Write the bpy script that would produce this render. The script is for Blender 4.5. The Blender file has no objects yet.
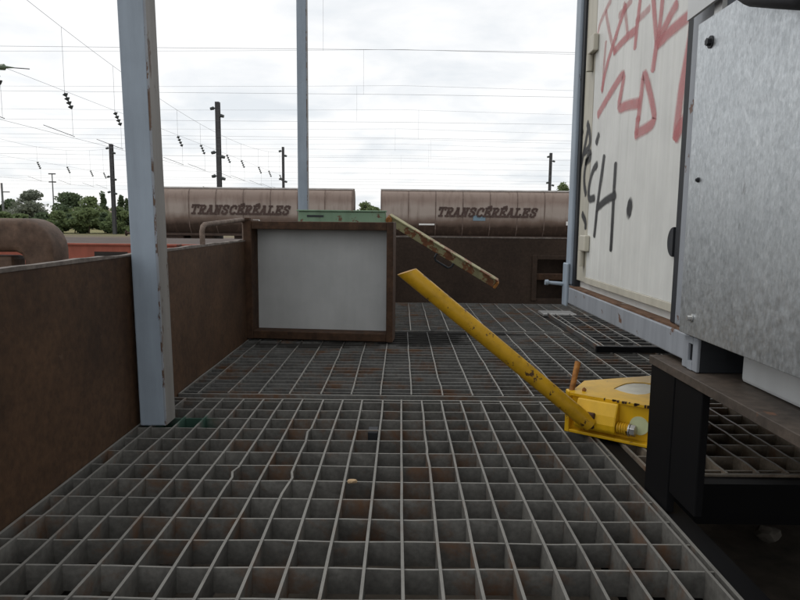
import bpy, bmesh, math, random
from mathutils import Vector, Matrix
random.seed(7)
SC = bpy.context.scene
COL = SC.collection
# ------------------------------------------------------------------ camera
H = 0.35                      # eye height above the wagon deck (deck = z 0)
TH = math.radians(7.03)       # looking slightly down
FPX = 640.0
cam_d = bpy.data.cameras.new('camera'); cam = bpy.data.objects.new('camera', cam_d); COL.objects.link(cam)
ROLL = math.radians(0.6)      # the camera was held a touch askew
cam.location = (0, 0, H); cam.rotation_euler = (Matrix.Rotation(math.pi/2-TH, 3, 'X') @ Matrix.Rotation(ROLL, 3, 'Z')).to_euler()
cam_d.sensor_width = 36; cam_d.lens = FPX/800*36; cam_d.clip_start = 0.02; cam_d.clip_end = 4000
SC.camera = cam
# ------------------------------------------------------------------ sky (overcast) and sun
SUN_DIR = Vector((-0.55, 0.12, 0.80)).normalized()       # towards the sun
W = bpy.data.worlds.new('World'); SC.world = W; W.use_nodes = True
nt = W.node_tree; nt.nodes.clear()
N = nt.nodes.new; L = nt.links.new
wo = N('ShaderNodeOutputWorld'); bg = N('ShaderNodeBackground'); bg.inputs['Strength'].default_value = 0.1
sky = N('ShaderNodeTexSky'); sky.sky_type = 'NISHITA'; sky.sun_disc = False
sky.sun_elevation = math.asin(SUN_DIR.z); sky.sun_rotation = math.atan2(SUN_DIR.x, SUN_DIR.y)
tc = N('ShaderNodeTexCoord'); sx = N('ShaderNodeSeparateXYZ'); L(tc.outputs['Generated'], sx.inputs[0])
mz = N('ShaderNodeMath'); mz.operation = 'MAXIMUM'; mz.inputs[1].default_value = 0.0; L(sx.outputs['Z'], mz.inputs[0])
ad = N('ShaderNodeMath'); ad.operation = 'ADD'; ad.inputs[1].default_value = 0.16; L(mz.outputs[0], ad.inputs[0])
dv = N('ShaderNodeVectorMath'); dv.operation = 'DIVIDE'; L(tc.outputs['Generated'], dv.inputs[0])
cb = N('ShaderNodeCombineXYZ'); L(ad.outputs[0], cb.inputs[0]); L(ad.outputs[0], cb.inputs[1]); cb.inputs[2].default_value = 1
L(cb.outputs[0], dv.inputs[1])
nz = N('ShaderNodeTexNoise'); nz.inputs['Scale'].default_value = 1.5; nz.inputs['Detail'].default_value = 7
nz.inputs['Roughness'].default_value = 0.55; nz.inputs['Distortion'].default_value = 0.25; L(dv.outputs[0], nz.inputs['Vector'])
cr = N('ShaderNodeValToRGB'); L(nz.outputs['Fac'], cr.inputs[0])
cr.color_ramp.elements[0].position = 0.34; cr.color_ramp.elements[0].color = (0.79, 0.825, 0.86, 1)
cr.color_ramp.elements[1].position = 0.53; cr.color_ramp.elements[1].color = (1.0, 1.0, 1.0, 1)
sc_ = N('ShaderNodeVectorMath'); sc_.operation = 'SCALE'; sc_.inputs['Scale'].default_value = 10.8; L(cr.outputs[0], sc_.inputs[0])
mx = N('ShaderNodeMix'); mx.data_type = 'RGBA'; mx.inputs['Factor'].default_value = 0.93
L(sky.outputs[0], mx.inputs['A']); L(sc_.outputs[0], mx.inputs['B'])
L(mx.outputs['Result'], bg.inputs['Color']); L(bg.outputs[0], wo.inputs['Surface'])
sd = bpy.data.lights.new('sun', 'SUN'); sd.energy = 0.8; sd.angle = math.radians(25); sd.color = (1, 0.97, 0.93)
so = bpy.data.objects.new('sun', sd); COL.objects.link(so); so.location = SUN_DIR*30
so.rotation_euler = SUN_DIR.to_track_quat('Z', 'Y').to_euler()
SC.view_settings.view_transform = 'Standard'; SC.view_settings.look = 'None'
SC.view_settings.exposure = 0.0; SC.view_settings.gamma = 1.0; SC.view_settings.use_curve_mapping = False
SC.render.engine = 'CYCLES'; SC.render.resolution_x = 1024; SC.render.resolution_y = 768

# ------------------------------------------------------------------ helpers
def ray(u, v):
    du = (u-400)/FPX; dw = (300-v)/FPX; dx = du*math.cos(ROLL)-dw*math.sin(ROLL); dy = du*math.sin(ROLL)+dw*math.cos(ROLL)
    return Vector((dx, math.cos(TH)+dy*math.sin(TH), -math.sin(TH)+dy*math.cos(TH)))
def hit(u, v, ax, val):
    """point of the real surface {axis = val} that a measured direction meets"""
    d = ray(u, v); o = Vector((0, 0, H)); return o + d*((val-o[ax])/d[ax])

class MB:
    def __init__(s): s.v = []; s.f = []; s.uv = None
    def add(s, vs, fs):
        b = len(s.v); s.v += [tuple(p) for p in vs]; s.f += [tuple(i+b for i in f) for f in fs]; return s
    def box(s, x0, x1, y0, y1, z0, z1, M=None):
        vs = [Vector(p) for p in ((x0,y0,z0),(x1,y0,z0),(x1,y1,z0),(x0,y1,z0),(x0,y0,z1),(x1,y0,z1),(x1,y1,z1),(x0,y1,z1))]
        if M: vs = [M @ p for p in vs]
        return s.add(vs, [(0,3,2,1),(4,5,6,7),(0,1,5,4),(1,2,6,5),(2,3,7,6),(3,0,4,7)])
    def tube(s, pts, r, n=8, caps=True):
        pts = [Vector(p) for p in pts]; m = len(pts)
        rs = r if isinstance(r, (list, tuple)) else [r]*m
        up = None; rings = []
        for i, p in enumerate(pts):
            t = (pts[min(i+1, m-1)]-pts[max(i-1, 0)]).normalized()
            if up is None:
                up = Vector((0,0,1)) if abs(t.z) < 0.9 else Vector((1,0,0))
            a = (up - t*up.dot(t)).normalized(); b = t.cross(a); up = a
            rings.append([p + (a*math.cos(2*math.pi*k/n)+b*math.sin(2*math.pi*k/n))*rs[i] for k in range(n)])
        vs = [q for rg in rings for q in rg]; fs = []
        for i in range(m-1):
            for k in range(n):
                k2 = (k+1) % n; fs.append((i*n+k, i*n+k2, (i+1)*n+k2, (i+1)*n+k))
        if caps: fs.append(tuple(range(n))[::-1]); fs.append(tuple((m-1)*n+k for k in range(n)))
        return s.add(vs, fs)
    def prism(s, poly, z0, z1, M=None):
        n = len(poly); vs = [Vector((p[0], p[1], z0)) for p in poly]+[Vector((p[0], p[1], z1)) for p in poly]
        if M: vs = [M @ p for p in vs]
        return s.add(vs, [tuple(range(n))[::-1], tuple(range(n, 2*n))]+[(i, (i+1) % n, n+(i+1) % n, n+i) for i in range(n)])
    def build(s, name, mat, parent=None, bevel=0, smooth=False, seg=2):
        me = bpy.data.meshes.new(name); me.from_pydata(s.v, [], s.f); me.validate()
        bm = bmesh.new(); bm.from_mesh(me)
        bmesh.ops.recalc_face_normals(bm, faces=bm.faces)
        if bevel: bmesh.ops.bevel(bm, geom=[e for e in bm.edges if len(e.link_faces) == 2 and e.calc_face_angle(0) > 0.5], offset=bevel, segments=seg, affect='EDGES', profile=0.5)
        bm.to_mesh(me); bm.free()
        if smooth:
            for p in me.polygons: p.use_smooth = True
            try: me.set_sharp_from_angle(angle=math.radians(40))
            except Exception: pass
        o = bpy.data.objects.new(name, me); COL.objects.link(o)
        if mat: me.materials.append(mat)
        if parent: o.parent = parent
        return o
def tag(o, label, cat=None, group=None, kind=None):
    if label: o['label'] = label
    if cat: o['category'] = cat
    if group: o['group'] = group
    if kind: o['kind'] = kind
    return o
def thing(name, label, cat, group=None):
    o = bpy.data.objects.new(name, None); COL.objects.link(o); o.empty_display_size = 0.1
    return tag(o, label, cat, group)
def based(o):
    """move an Empty root to the base of its parts without moving them"""
    bpy.context.view_layer.update()
    ps = [c.matrix_world @ Vector(b) for c in o.children_recursive if c.type == 'MESH' for b in c.bound_box]
    mn = [min(p[i] for p in ps) for i in range(3)]; mxx = [max(p[i] for p in ps) for i in range(3)]
    b = Vector(((mn[0]+mxx[0])/2, (mn[1]+mxx[1])/2, mn[2]))
    for c in o.children: c.matrix_parent_inverse = Matrix.Translation(-b)
    o.location = b
    return o

# ------------------------------------------------------------------ materials
def mat(name, rough=0.6, metal=0.0, spec=0.4):
    m = bpy.data.materials.new(name); m.use_nodes = True; t = m.node_tree
    b = t.nodes['Principled BSDF']; b.inputs['Roughness'].default_value = rough; b.inputs['Metallic'].default_value = metal
    b.inputs['Specular IOR Level'].default_value = spec
    return m, t, b
def geo_pos(t, scale=(1, 1, 1)):
    g = t.nodes.new('ShaderNodeNewGeometry'); mp = t.nodes.new('ShaderNodeMapping'); mp.inputs['Scale'].default_value = scale
    t.links.new(g.outputs['Position'], mp.inputs['Vector']); return mp.outputs[0]
def noise(t, vec, scale, detail=6, rough=0.6, dist=0.0):
    n = t.nodes.new('ShaderNodeTexNoise'); n.inputs['Scale'].default_value = scale; n.inputs['Detail'].default_value = detail
    n.inputs['Roughness'].default_value = rough; n.inputs['Distortion'].default_value = dist
    t.links.new(vec, n.inputs['Vector']); return n.outputs['Fac']
def ramp(t, fac, stops):
    r = t.nodes.new('ShaderNodeValToRGB'); e = r.color_ramp.elements
    while len(e) < len(stops): e.new(0.5)
    for i, (p, c) in enumerate(stops):
        e[i].position = p; e[i].color = (*c, 1) if isinstance(c, (tuple, list)) else (c, c, c, 1)
    t.links.new(fac, r.inputs[0]); return r.outputs[0]
def mix(t, fac, a, b, mode='MIX'):
    n = t.nodes.new('ShaderNodeMix'); n.data_type = 'RGBA'; n.blend_type = mode
    for s, k in ((fac, 'Factor'), (a, 'A'), (b, 'B')):
        if isinstance(s, (int, float)): n.inputs[k].default_value = s if k == 'Factor' else (s, s, s, 1)
        elif isinstance(s, (tuple, list)): n.inputs[k].default_value = (*s, 1)
        else: t.links.new(s, n.inputs[k])
    return n.outputs['Result']
def maths(t, op, a, b=None):
    n = t.nodes.new('ShaderNodeMath'); n.operation = op
    for i, s in enumerate((a, b)):
        if s is None: continue
        if isinstance(s, (int, float)): n.inputs[i].default_value = s
        else: t.links.new(s, n.inputs[i])
    return n.outputs[0]
def bump(t, b, h, strength=0.3, dist=0.002):
    n = t.nodes.new('ShaderNodeBump'); n.inputs['Strength'].default_value = strength; n.inputs['Distance'].default_value = dist
    t.links.new(h, n.inputs['Height']); t.links.new(n.outputs[0], b.inputs['Normal'])
def setc(t, b, c): t.links.new(c, b.inputs['Base Color'])
def patch(t, cx, cy, rx, ry, edge_noise=0.5):
    """soft irregular blotch on the floor centred at cx,cy (a stain with its own shape)"""
    g = t.nodes.new('ShaderNodeNewGeometry'); s = t.nodes.new('ShaderNodeSeparateXYZ'); t.links.new(g.outputs['Position'], s.inputs[0])
    dx = maths(t, 'DIVIDE', maths(t, 'SUBTRACT', s.outputs[0], cx), rx); dy = maths(t, 'DIVIDE', maths(t, 'SUBTRACT', s.outputs[1], cy), ry)
    r = maths(t, 'ADD', maths(t, 'MULTIPLY', dx, dx), maths(t, 'MULTIPLY', dy, dy))
    n = noise(t, g.outputs['Position'], 22, 4); r = maths(t, 'ADD', r, maths(t, 'MULTIPLY', maths(t, 'SUBTRACT', n, 0.5), edge_noise*4))
    return ramp(t, r, [(0.35, 1.0), (1.0, 0.0)])

def m_plain(name, c, rough=0.6, metal=0.0, var=0.25, scale=30, spec=0.4):
    m, t, b = mat(name, rough, metal, spec); p = geo_pos(t)
    n = noise(t, p, scale, 6); lo = tuple(x*(1-var) for x in c); hi = tuple(x*(1+var) for x in c)
    setc(t, b, ramp(t, n, [(0.3, lo), (0.7, hi)])); bump(t, b, n, 0.15, 0.001)
    return m
def m_grating(name, light, stains=(), wear=0.95):
    m, t, b = mat(name, 0.62, 0.25, 0.4); p = geo_pos(t)
    oi = t.nodes.new('ShaderNodeObjectInfo')
    base = ramp(t, noise(t, p, 14, 8, 0.65), [(0.28, tuple(x*0.62 for x in light)), (0.5, light), (0.74, tuple(x*1.4 for x in light))])
    fine = ramp(t, noise(t, p, 160, 4), [(0.3, 0.75), (0.7, 1.15)])
    c = mix(t, 1.0, base, fine, 'MULTIPLY')
    c = mix(t, 1.0, c, ramp(t, oi.outputs['Random'], [(0.0, 0.8), (1.0, 1.15)]), 'MULTIPLY')
    rust = ramp(t, noise(t, p, 9, 7, 0.7, 0.3), [(0.515, 0.0), (0.65, 0.85)])
    c = mix(t, rust, c, (0.165, 0.082, 0.040))
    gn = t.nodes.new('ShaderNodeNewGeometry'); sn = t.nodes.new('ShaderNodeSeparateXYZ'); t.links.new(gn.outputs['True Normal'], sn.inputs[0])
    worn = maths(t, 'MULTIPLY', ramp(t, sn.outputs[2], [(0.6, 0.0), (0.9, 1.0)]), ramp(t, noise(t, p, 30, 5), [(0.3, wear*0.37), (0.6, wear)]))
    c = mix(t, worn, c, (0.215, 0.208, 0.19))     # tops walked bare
    for (cx, cy, rx, ry, colr) in stains: c = mix(t, patch(t, cx, cy, rx, ry), c, colr)
    setc(t, b, c); bump(t, b, noise(t, p, 220, 3), 0.25, 0.0006)
    return m
def m_rust(name, dark, mid, scale=4, streak=True, rough=0.75, chips=None):
    m, t, b = mat(name, rough, 0.0, 0.3); p = geo_pos(t)
    c = ramp(t, noise(t, p, scale, 8, 0.65), [(0.3, dark), (0.7, mid)])
    if streak:
        st = noise(t, geo_pos(t, (9, 9, 1.2)), 4, 5); c = mix(t, ramp(t, st, [(0.45, 0.0), (0.75, 0.6)]), c, tuple(x*1.5 for x in mid))
    f = noise(t, p, 90, 5); c = mix(t, 1.0, c, ramp(t, f, [(0.3, 0.7), (0.7, 1.25)]), 'MULTIPLY')
    if chips: c = mix(t, ramp(t, noise(t, p, 26, 6, 0.7), [(0.66, 0.0), (0.72, 0.8)]), c, chips)
    setc(t, b, c); bump(t, b, f, 0.35, 0.0012)
    return m
def m_paint(name, col, chipcol, chip=0.66, scale=30, rough=0.5, dirt=0.35, streak=(14, 14, 1.5), chipstretch=(1, 1, 1), metal=0.0):
    m, t, b = mat(name, rough, metal, 0.4); p = geo_pos(t)
    d = noise(t, geo_pos(t, streak), 3, 6, 0.6); c = mix(t, ramp(t, d, [(0.42, 0.0), (0.8, dirt)]), col, tuple(x*0.4 for x in col))
    c = mix(t, 1.0, c, ramp(t, noise(t, p, 7, 5), [(0.3, 0.88), (0.7, 1.08)]), 'MULTIPLY')
    ch = ramp(t, noise(t, geo_pos(t, chipstretch), scale, 6, 0.68), [(chip, 0.0), (chip+0.03, 1.0)])
    cc = ramp(t, noise(t, p, 60, 4), [(0.3, tuple(x*0.5 for x in chipcol)), (0.7, chipcol)])
    c = mix(t, ch, c, cc); setc(t, b, c); bump(t, b, ch, 0.4, -0.0008)
    return m

M = {}
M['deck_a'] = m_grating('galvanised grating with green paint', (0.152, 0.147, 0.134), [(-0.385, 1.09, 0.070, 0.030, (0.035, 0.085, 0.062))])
ST = [(0.07, 1.90, 0.17, 0.13, (0.035, 0.034, 0.031)), (0.12, 2.00, 0.32, 0.05, (0.03, 0.029, 0.027)), (-0.25, 1.80, 0.25, 0.05, (0.05, 0.047, 0.042))]
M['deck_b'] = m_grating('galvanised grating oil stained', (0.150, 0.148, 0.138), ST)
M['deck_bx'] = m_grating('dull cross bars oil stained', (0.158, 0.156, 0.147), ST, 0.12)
M['strip'] = m_plain('dull grey strip', (0.115, 0.115, 0.112), 0.6)
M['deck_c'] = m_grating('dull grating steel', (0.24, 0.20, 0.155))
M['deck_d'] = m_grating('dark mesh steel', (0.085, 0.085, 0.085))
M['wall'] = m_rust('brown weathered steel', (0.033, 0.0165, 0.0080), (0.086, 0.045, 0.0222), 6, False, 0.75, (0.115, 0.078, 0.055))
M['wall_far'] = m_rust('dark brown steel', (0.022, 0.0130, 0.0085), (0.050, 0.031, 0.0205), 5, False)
M['edge'] = m_rust('bare worn edge', (0.09, 0.075, 0.066), (0.22, 0.19, 0.165), 40, False)
M['frame'] = m_rust('rust brown frame', (0.026, 0.0135, 0.0075), (0.068, 0.035, 0.0185), 30)
M['lug'] = m_rust('rust coated cast steel', (0.050, 0.029, 0.019), (0.14, 0.088, 0.060), 26, False, 0.65, (0.20, 0.13, 0.085))
M['bluepost'] = m_paint('pale blue grey paint', (0.29, 0.345, 0.405), (0.10, 0.055, 0.035), 0.67, 34, 0.5, 0.35, chipstretch=(1, 1, 0.35))
M['postside'] = m_paint('shaded dirty post paint', (0.215, 0.205, 0.190), (0.10, 0.055, 0.03), 0.60, 26, 0.6, 0.5, chipstretch=(1, 1, 0.3))  # right side of the posts: shade put into the colour, with dirt and chips
M['postedge'] = m_paint('chipped post edge', (0.26, 0.28, 0.31), (0.13, 0.075, 0.045), 0.50, 60, 0.6, 0.4, chipstretch=(1, 1, 0.4))
M['bluerail'] = m_paint('blue grey container paint', (0.285, 0.305, 0.335), (0.14, 0.075, 0.05), 0.62, 30, 0.5, 0.5)
M['rustledge'] = m_rust('flaking rust', (0.07, 0.036, 0.02), (0.20, 0.115, 0.07), 34, False, 0.8, (0.42, 0.41, 0.38))
M['cream'] = m_paint('cream door paint', (0.645, 0.65, 0.62), (0.30, 0.26, 0.20), 0.75, 30, 0.45, 0.22, (16, 16, 0.8))
M['cream2'] = m_paint('yellowed cream paint', (0.50, 0.475, 0.395), (0.25, 0.2, 0.14), 0.72, 30, 0.5, 0.4)
M['white'] = m_paint('white sheet metal', (0.56, 0.575, 0.575), (0.35, 0.33, 0.3), 0.78, 30, 0.5, 0.12)
M['board'] = m_paint('matt off white board', (0.45, 0.46, 0.455), (0.30, 0.26, 0.2), 0.775, 45, 0.6, 0.12)
M['gasket'] = m_plain('black rubber gasket', (0.018, 0.02, 0.024), 0.6)
M['black'] = m_paint('black painted steel', (0.0045, 0.0045, 0.0052), (0.06, 0.055, 0.055), 0.76, 26, 0.6, 0.2)
M['black'].node_tree.nodes['Principled BSDF'].inputs['Specular IOR Level'].default_value = 0.12
M['plate'] = m_rust('dark brown bearing plate', (0.05, 0.042, 0.036), (0.10, 0.078, 0.062), 9, False, 0.55, (0.17, 0.08, 0.045))
M['dark'] = m_plain('sooty underframe', (0.022, 0.018, 0.015), 0.8)
M['lowfloor'] = m_plain('dirty lower floor', (0.075, 0.062, 0.048), 0.9, scale=18, var=0.5)
M['yellow'] = m_paint('yellow machine paint', (0.70, 0.41, 0.010), (0.10, 0.045, 0.02), 0.66, 60, 0.42, 0.35)
M['yellow2'] = m_paint('worn yellow lever paint', (0.56, 0.315, 0.012), (0.09, 0.045, 0.02), 0.605, 80, 0.45, 0.6, (20, 20, 20))
M['rod'] = m_rust('orange rust rod', (0.14, 0.05, 0.015), (0.42, 0.19, 0.05), 60, False, 0.8)
M['leverend'] = m_rust('rubbed ochre end', (0.20, 0.10, 0.02), (0.46, 0.25, 0.04), 80, False, 0.6)
M['pale'] = m_plain('pale green plastic', (0.55, 0.60, 0.36), 0.5, var=0.1)
M['inner'] = m_plain('pale grease', (0.62, 0.60, 0.5), 0.5, var=0.15)
M['zinc'] = m_plain('zinc plated bolt', (0.45, 0.45, 0.44), 0.35, 0.7, 0.2, 80)
M['green'] = m_paint('faded green paint', (0.19, 0.29, 0.19), (0.17, 0.08, 0.045), 0.62, 34, 0.55, 0.5)
M['greenrust'] = m_paint('worn green paint with rust', (0.30, 0.28, 0.15), (0.22, 0.09, 0.04), 0.52, 24, 0.6, 0.5)
M['grab'] = m_rust('grey brown rod', (0.07, 0.045, 0.032), (0.20, 0.15, 0.12), 40, False)
# galvanised sheet: spangle, streaks, scratches
m, t, b = mat('spangled zinc sheet', 0.42, 0.85, 0.5); p = geo_pos(t)
vr = t.nodes.new('ShaderNodeTexVoronoi'); vr.inputs['Scale'].default_value = 240; t.links.new(geo_pos(t, (1, 1, 0.6)), vr.inputs['Vector'])
c = ramp(t, noise(t, p, 12, 8, 0.75), [(0.3, (0.46, 0.487, 0.505)), (0.7, (0.53, 0.558, 0.575))])
c = mix(t, 1.0, c, ramp(t, noise(t, geo_pos(t, (1, 1, 0.45)), 330, 4, 0.8), [(0.36, 0.84), (0.64, 1.12)]), 'MULTIPLY')
c = mix(t, ramp(t, noise(t, geo_pos(t, (1, 5, 1.4)), 60, 5, 0.8, 1.5), [(0.66, 0.0), (0.69, 0.6)]), c, (0.24, 0.25, 0.26))
bwn = t.nodes.new('ShaderNodeRGBToBW'); t.links.new(vr.outputs['Color'], bwn.inputs[0]); c = mix(t, 0.22, c, bwn.outputs[0], 'SOFT_LIGHT')
c = mix(t, ramp(t, noise(t, geo_pos(t, (30, 30, 2.2)), 3, 6, 0.7), [(0.60, 0.0), (0.76, 0.25)]), c, (0.30, 0.31, 0.32))
c = mix(t, ramp(t, noise(t, geo_pos(t, (1, 1, 0.35)), 110, 7, 0.78), [(0.60, 0.0), (0.66, 0.45)]), c, (0.76, 0.78, 0.79))
c = mix(t, ramp(t, noise(t, geo_pos(t, (1, 1, 0.4)), 70, 5, 0.7), [(0.64, 0.0), (0.70, 0.55)]), c, (0.20, 0.20, 0.205))
setc(t, b, c); t.links.new(ramp(t, noise(t, p, 160, 5), [(0.3, 0.34), (0.7, 0.52)]), b.inputs['Roughness']); bump(t, b, noise(t, p, 6, 2), 0.06, 0.004)
M['zincsheet'] = m
# spray paint with soft edges across the stroke (UV v)
def m_spray(name, col, dens):
    m, t, b = mat(name, 0.5); b.inputs['Base Color'].default_value = (*col, 1)
    uv = t.nodes.new('ShaderNodeUVMap'); s = t.nodes.new('ShaderNodeSeparateXYZ'); t.links.new(uv.outputs[0], s.inputs[0])
    d = maths(t, 'ABSOLUTE', maths(t, 'SUBTRACT', s.outputs[1], 0.5))
    a = ramp(t, d, [(0.27, dens), (0.5, 0.0)]); n = ramp(t, noise(t, geo_pos(t), 45, 6, 0.7), [(0.3, 0.68), (0.62, 1.0)])
    t.links.new(maths(t, 'MULTIPLY', a, n), b.inputs['Alpha']); return m
M['spray_red'] = m_spray('red spray paint', (0.54, 0.165, 0.17), 0.70)
M['spray_faded'] = m_spray('faded red spray paint', (0.50, 0.14, 0.14), 0.45)
M['spray_black'] = m_spray('black spray paint', (0.014, 0.014, 0.016), 1.0)
# far things
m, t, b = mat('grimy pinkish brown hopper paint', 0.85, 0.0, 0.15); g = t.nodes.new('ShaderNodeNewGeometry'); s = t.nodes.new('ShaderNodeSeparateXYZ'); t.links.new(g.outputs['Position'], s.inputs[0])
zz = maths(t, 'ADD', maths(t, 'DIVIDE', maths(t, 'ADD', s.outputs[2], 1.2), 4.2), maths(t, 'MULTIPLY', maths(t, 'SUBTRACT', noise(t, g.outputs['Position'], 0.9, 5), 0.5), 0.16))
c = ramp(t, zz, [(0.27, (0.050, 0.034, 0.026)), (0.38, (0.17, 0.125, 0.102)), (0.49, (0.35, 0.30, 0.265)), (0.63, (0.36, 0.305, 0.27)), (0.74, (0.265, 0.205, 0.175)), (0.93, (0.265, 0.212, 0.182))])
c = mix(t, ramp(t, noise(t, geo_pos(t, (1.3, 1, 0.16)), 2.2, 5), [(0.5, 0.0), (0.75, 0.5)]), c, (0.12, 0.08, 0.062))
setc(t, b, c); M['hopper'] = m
M['hopper_roof'] = m_plain('pale grey wagon roof', (0.52, 0.50, 0.48), 0.7, scale=1.5)
M['hopper_rib'] = m_plain('brown rib paint', (0.15, 0.11, 0.092), 0.85, scale=2)
M['letter'] = m_plain('dark brown lettering paint', (0.070, 0.045, 0.038), 0.85, scale=3)
M['bogie'] = m_plain('rust brown running gear', (0.055, 0.035, 0.026), 0.8, scale=3)
M['bluetag'] = m_plain('faded blue placard', (0.16, 0.24, 0.30), 0.6)
M['whitetag'] = m_plain('white placard', (0.7, 0.7, 0.68), 0.6)
M['red'] = m_paint('faded red oxide paint', (0.31, 0.085, 0.052), (0.10, 0.05, 0.035), 0.6, 2.5, 0.65, 0.6, (3, 3, 1))
M['wire'] = m_plain('weathered copper wire', (0.16, 0.165, 0.17), 0.6, 0.0)
M['mast'] = m_plain('dark mast steel', (0.055, 0.055, 0.057), 0.7, scale=2)
M['insul'] = m_plain('dark glass insulator', (0.05, 0.06, 0.06), 0.3)
M['insul_g'] = m_plain('green glass insulator', (0.10, 0.14, 0.09), 0.3)
M['rail'] = m_plain('rusty rail steel', (0.13, 0.08, 0.055), 0.6, 0.3)
M['bark'] = m_plain('bark', (0.07, 0.055, 0.04), 0.9, scale=4)
M['debris'] = m_plain('crumpled paper', (0.13, 0.115, 0.095), 0.9)
M['stone'] = m_plain('tan stone chip', (0.38, 0.27, 0.16), 0.9)
M['shedroof'] = m_plain('pale pink roof tiles', (0.42, 0.33, 0.29), 0.8, scale=0.5)
M['shedwall'] = m_plain('pale render', (0.55, 0.52, 0.47), 0.8, scale=0.5)
def m_leaf(name, a, bcol):
    m, t, b = mat(name, 0.7, 0.0, 0.15); p = geo_pos(t); setc(t, b, ramp(t, noise(t, p, 1.1, 6, 0.7), [(0.3, a), (0.72, bcol)]))
    tr = t.nodes.new('ShaderNodeBsdfTranslucent'); tr.inputs['Color'].default_value = (*[x*1.1 for x in bcol], 1)
    ms = t.nodes.new('ShaderNodeMixShader'); ms.inputs[0].default_value = 0.25
    t.links.new(b.outputs[0], ms.inputs[1]); t.links.new(tr.outputs[0], ms.inputs[2]); t.links.new(ms.outputs[0], t.nodes['Material Output'].inputs['Surface']); return m
M['leaf_dark'] = m_leaf('dark green foliage', (0.06, 0.09, 0.052), (0.145, 0.19, 0.105))
M['leaf_mid'] = m_leaf('mid green foliage', (0.09, 0.13, 0.06), (0.21, 0.26, 0.12))
M['leaf_grey'] = m_leaf('grey green foliage', (0.10, 0.12, 0.095), (0.24, 0.26, 0.20))
# ground: ballast near the tracks, dry grass beyond
m, t, b = mat('ballast and dry grass', 0.95, 0, 0.1); g = t.nodes.new('ShaderNodeNewGeometry'); s = t.nodes.new('ShaderNodeSeparateXYZ'); t.links.new(g.outputs['Position'], s.inputs[0])
ball = ramp(t, noise(t, g.outputs['Position'], 14, 6, 0.7), [(0.3, (0.07, 0.055, 0.043)), (0.7, (0.22, 0.18, 0.145))])
gr = ramp(t, noise(t, geo_pos(t, (0.25, 1, 1)), 0.22, 6, 0.65), [(0.36, (0.12, 0.13, 0.05)), (0.52, (0.22, 0.20, 0.10)), (0.68, (0.28, 0.22, 0.13))])
f = ramp(t, maths(t, 'ADD', maths(t, 'DIVIDE', s.outputs[1], 200), maths(t, 'MULTIPLY', maths(t, 'SUBTRACT', noise(t, g.outputs['Position'], 0.15, 4), 0.5), 0.12)), [(0.36, 0.0), (0.44, 1.0)])
setc(t, b, mix(t, f, ball, gr)); M['ground'] = m

# ================================================================== SETTING
GZ = -1.75
MB().add([(-1500, -1500, GZ), (1500, -1500, GZ), (1500, 1500, GZ), (-1500, 1500, GZ)], [(0, 1, 2, 3)]).build('ground', M['ground'])['kind'] = 'structure'

# ------------------------------------------------------------------ the flat wagon's frame under the deck
uf = thing('wagon_underframe', 'dark sooty wagon underframe below the open deck gratings', 'wagon frame')
MB().box(-1.35, 1.9, 0.24, 2.84, -0.23, -0.205).build('floor_plate', M['lowfloor'], uf)
for y0, y1 in ((0.225, 0.24), (2.84, 2.855)): MB().box(-1.35, 1.9, y0, y1, -0.42, -0.045).build('side_sill', M['dark'], uf)
MB().box(-0.475, -0.459, 0.24, 2.84, -0.204, -0.047).build('sill_web', M['dark'], uf)
MB().box(-1.05, -0.476, 0.24, 2.70, -0.204, 0.18).build('end_sill', M['wall'], uf, 0.004)
for y in (1.245, 2.025): MB().box(-0.455, 1.88, y-0.006, y+0.010, -0.204, -0.040).build('cross_bearer', M['dark'], uf)
MB().box(0.37, 1.88, 0.842, 0.866, -0.062, -0.004).build('cross_bearer', M['black'], uf)
# angle along the edge of the near grating
MB().box(0.3295, 0.356, 0.25, 1.235, -0.012, -0.0045).box(0.3295, 0.336, 0.25, 1.235, -0.204, -0.0125).build('edge_angle', M['black'], uf)
for sx_ in (-0.9, 1.5):
    for sy_ in (0.9, 2.3):
        w = MB(); w.tube([(sx_, sy_-0.06, GZ+0.49), (sx_, sy_+0.06, GZ+0.49)], 0.40, 28); w.tube([(sx_, sy_-0.09, GZ+0.49), (sx_, sy_+0.09, GZ+0.49)], 0.12, 20)
        w.build('wheel', M['bogie'], uf)
    MB().box(sx_-0.09, sx_+0.09, 0.99, 2.21, GZ+0.42, -0.235).build('axle_frame', M['bogie'], uf)
based(uf)

# ------------------------------------------------------------------ deck gratings, every bar its own piece
def flat_bar(p0, p1, th, ztop, depth, wob=0.0006, kinks=(), n=10):
    """upright flat bar from p0 to p1 (xy), slightly uneven along its length; kinks: (fraction, sideways shift)"""
    p0 = Vector((*p0, 0)); p1 = Vector((*p1, 0)); d = (p1-p0); s = Vector((-d.y, d.x, 0)).normalized(); mb = MB(); vs = []; fs = []
    fr = sorted(set([i/n for i in range(n+1)]+[k[0] for k in kinks]+[min(1, k[0]+0.02) for k in kinks]+[max(0, k[0]-0.05) for k in kinks]))
    for i, f in enumerate(fr):
        off = random.gauss(0, wob) if 0 < i < len(fr)-1 else 0
        for (kf, ks) in kinks:
            if abs(f-kf) < 1e-6: off += ks
        zz = random.gauss(0, 0.0004); lean = random.gauss(0, 0.0008); c = p0+d*f
        for (a, z, ex) in ((-1, ztop-depth, lean), (1, ztop-depth, lean), (1, ztop+zz, 0), (-1, ztop+zz, 0)):
            q = c + s*(a*th/2+off+ex); vs.append((q.x, q.y, z))
    m_ = len(fr)
    for i in range(m_-1):
        for k in range(4): fs.append((i*4+k, i*4+(k+1) % 4, (i+1)*4+(k+1) % 4, (i+1)*4+k))
    fs += [(0, 3, 2, 1), tuple((m_-1)*4+k for k in range(4))]
    return mb.add(vs, fs)
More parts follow.
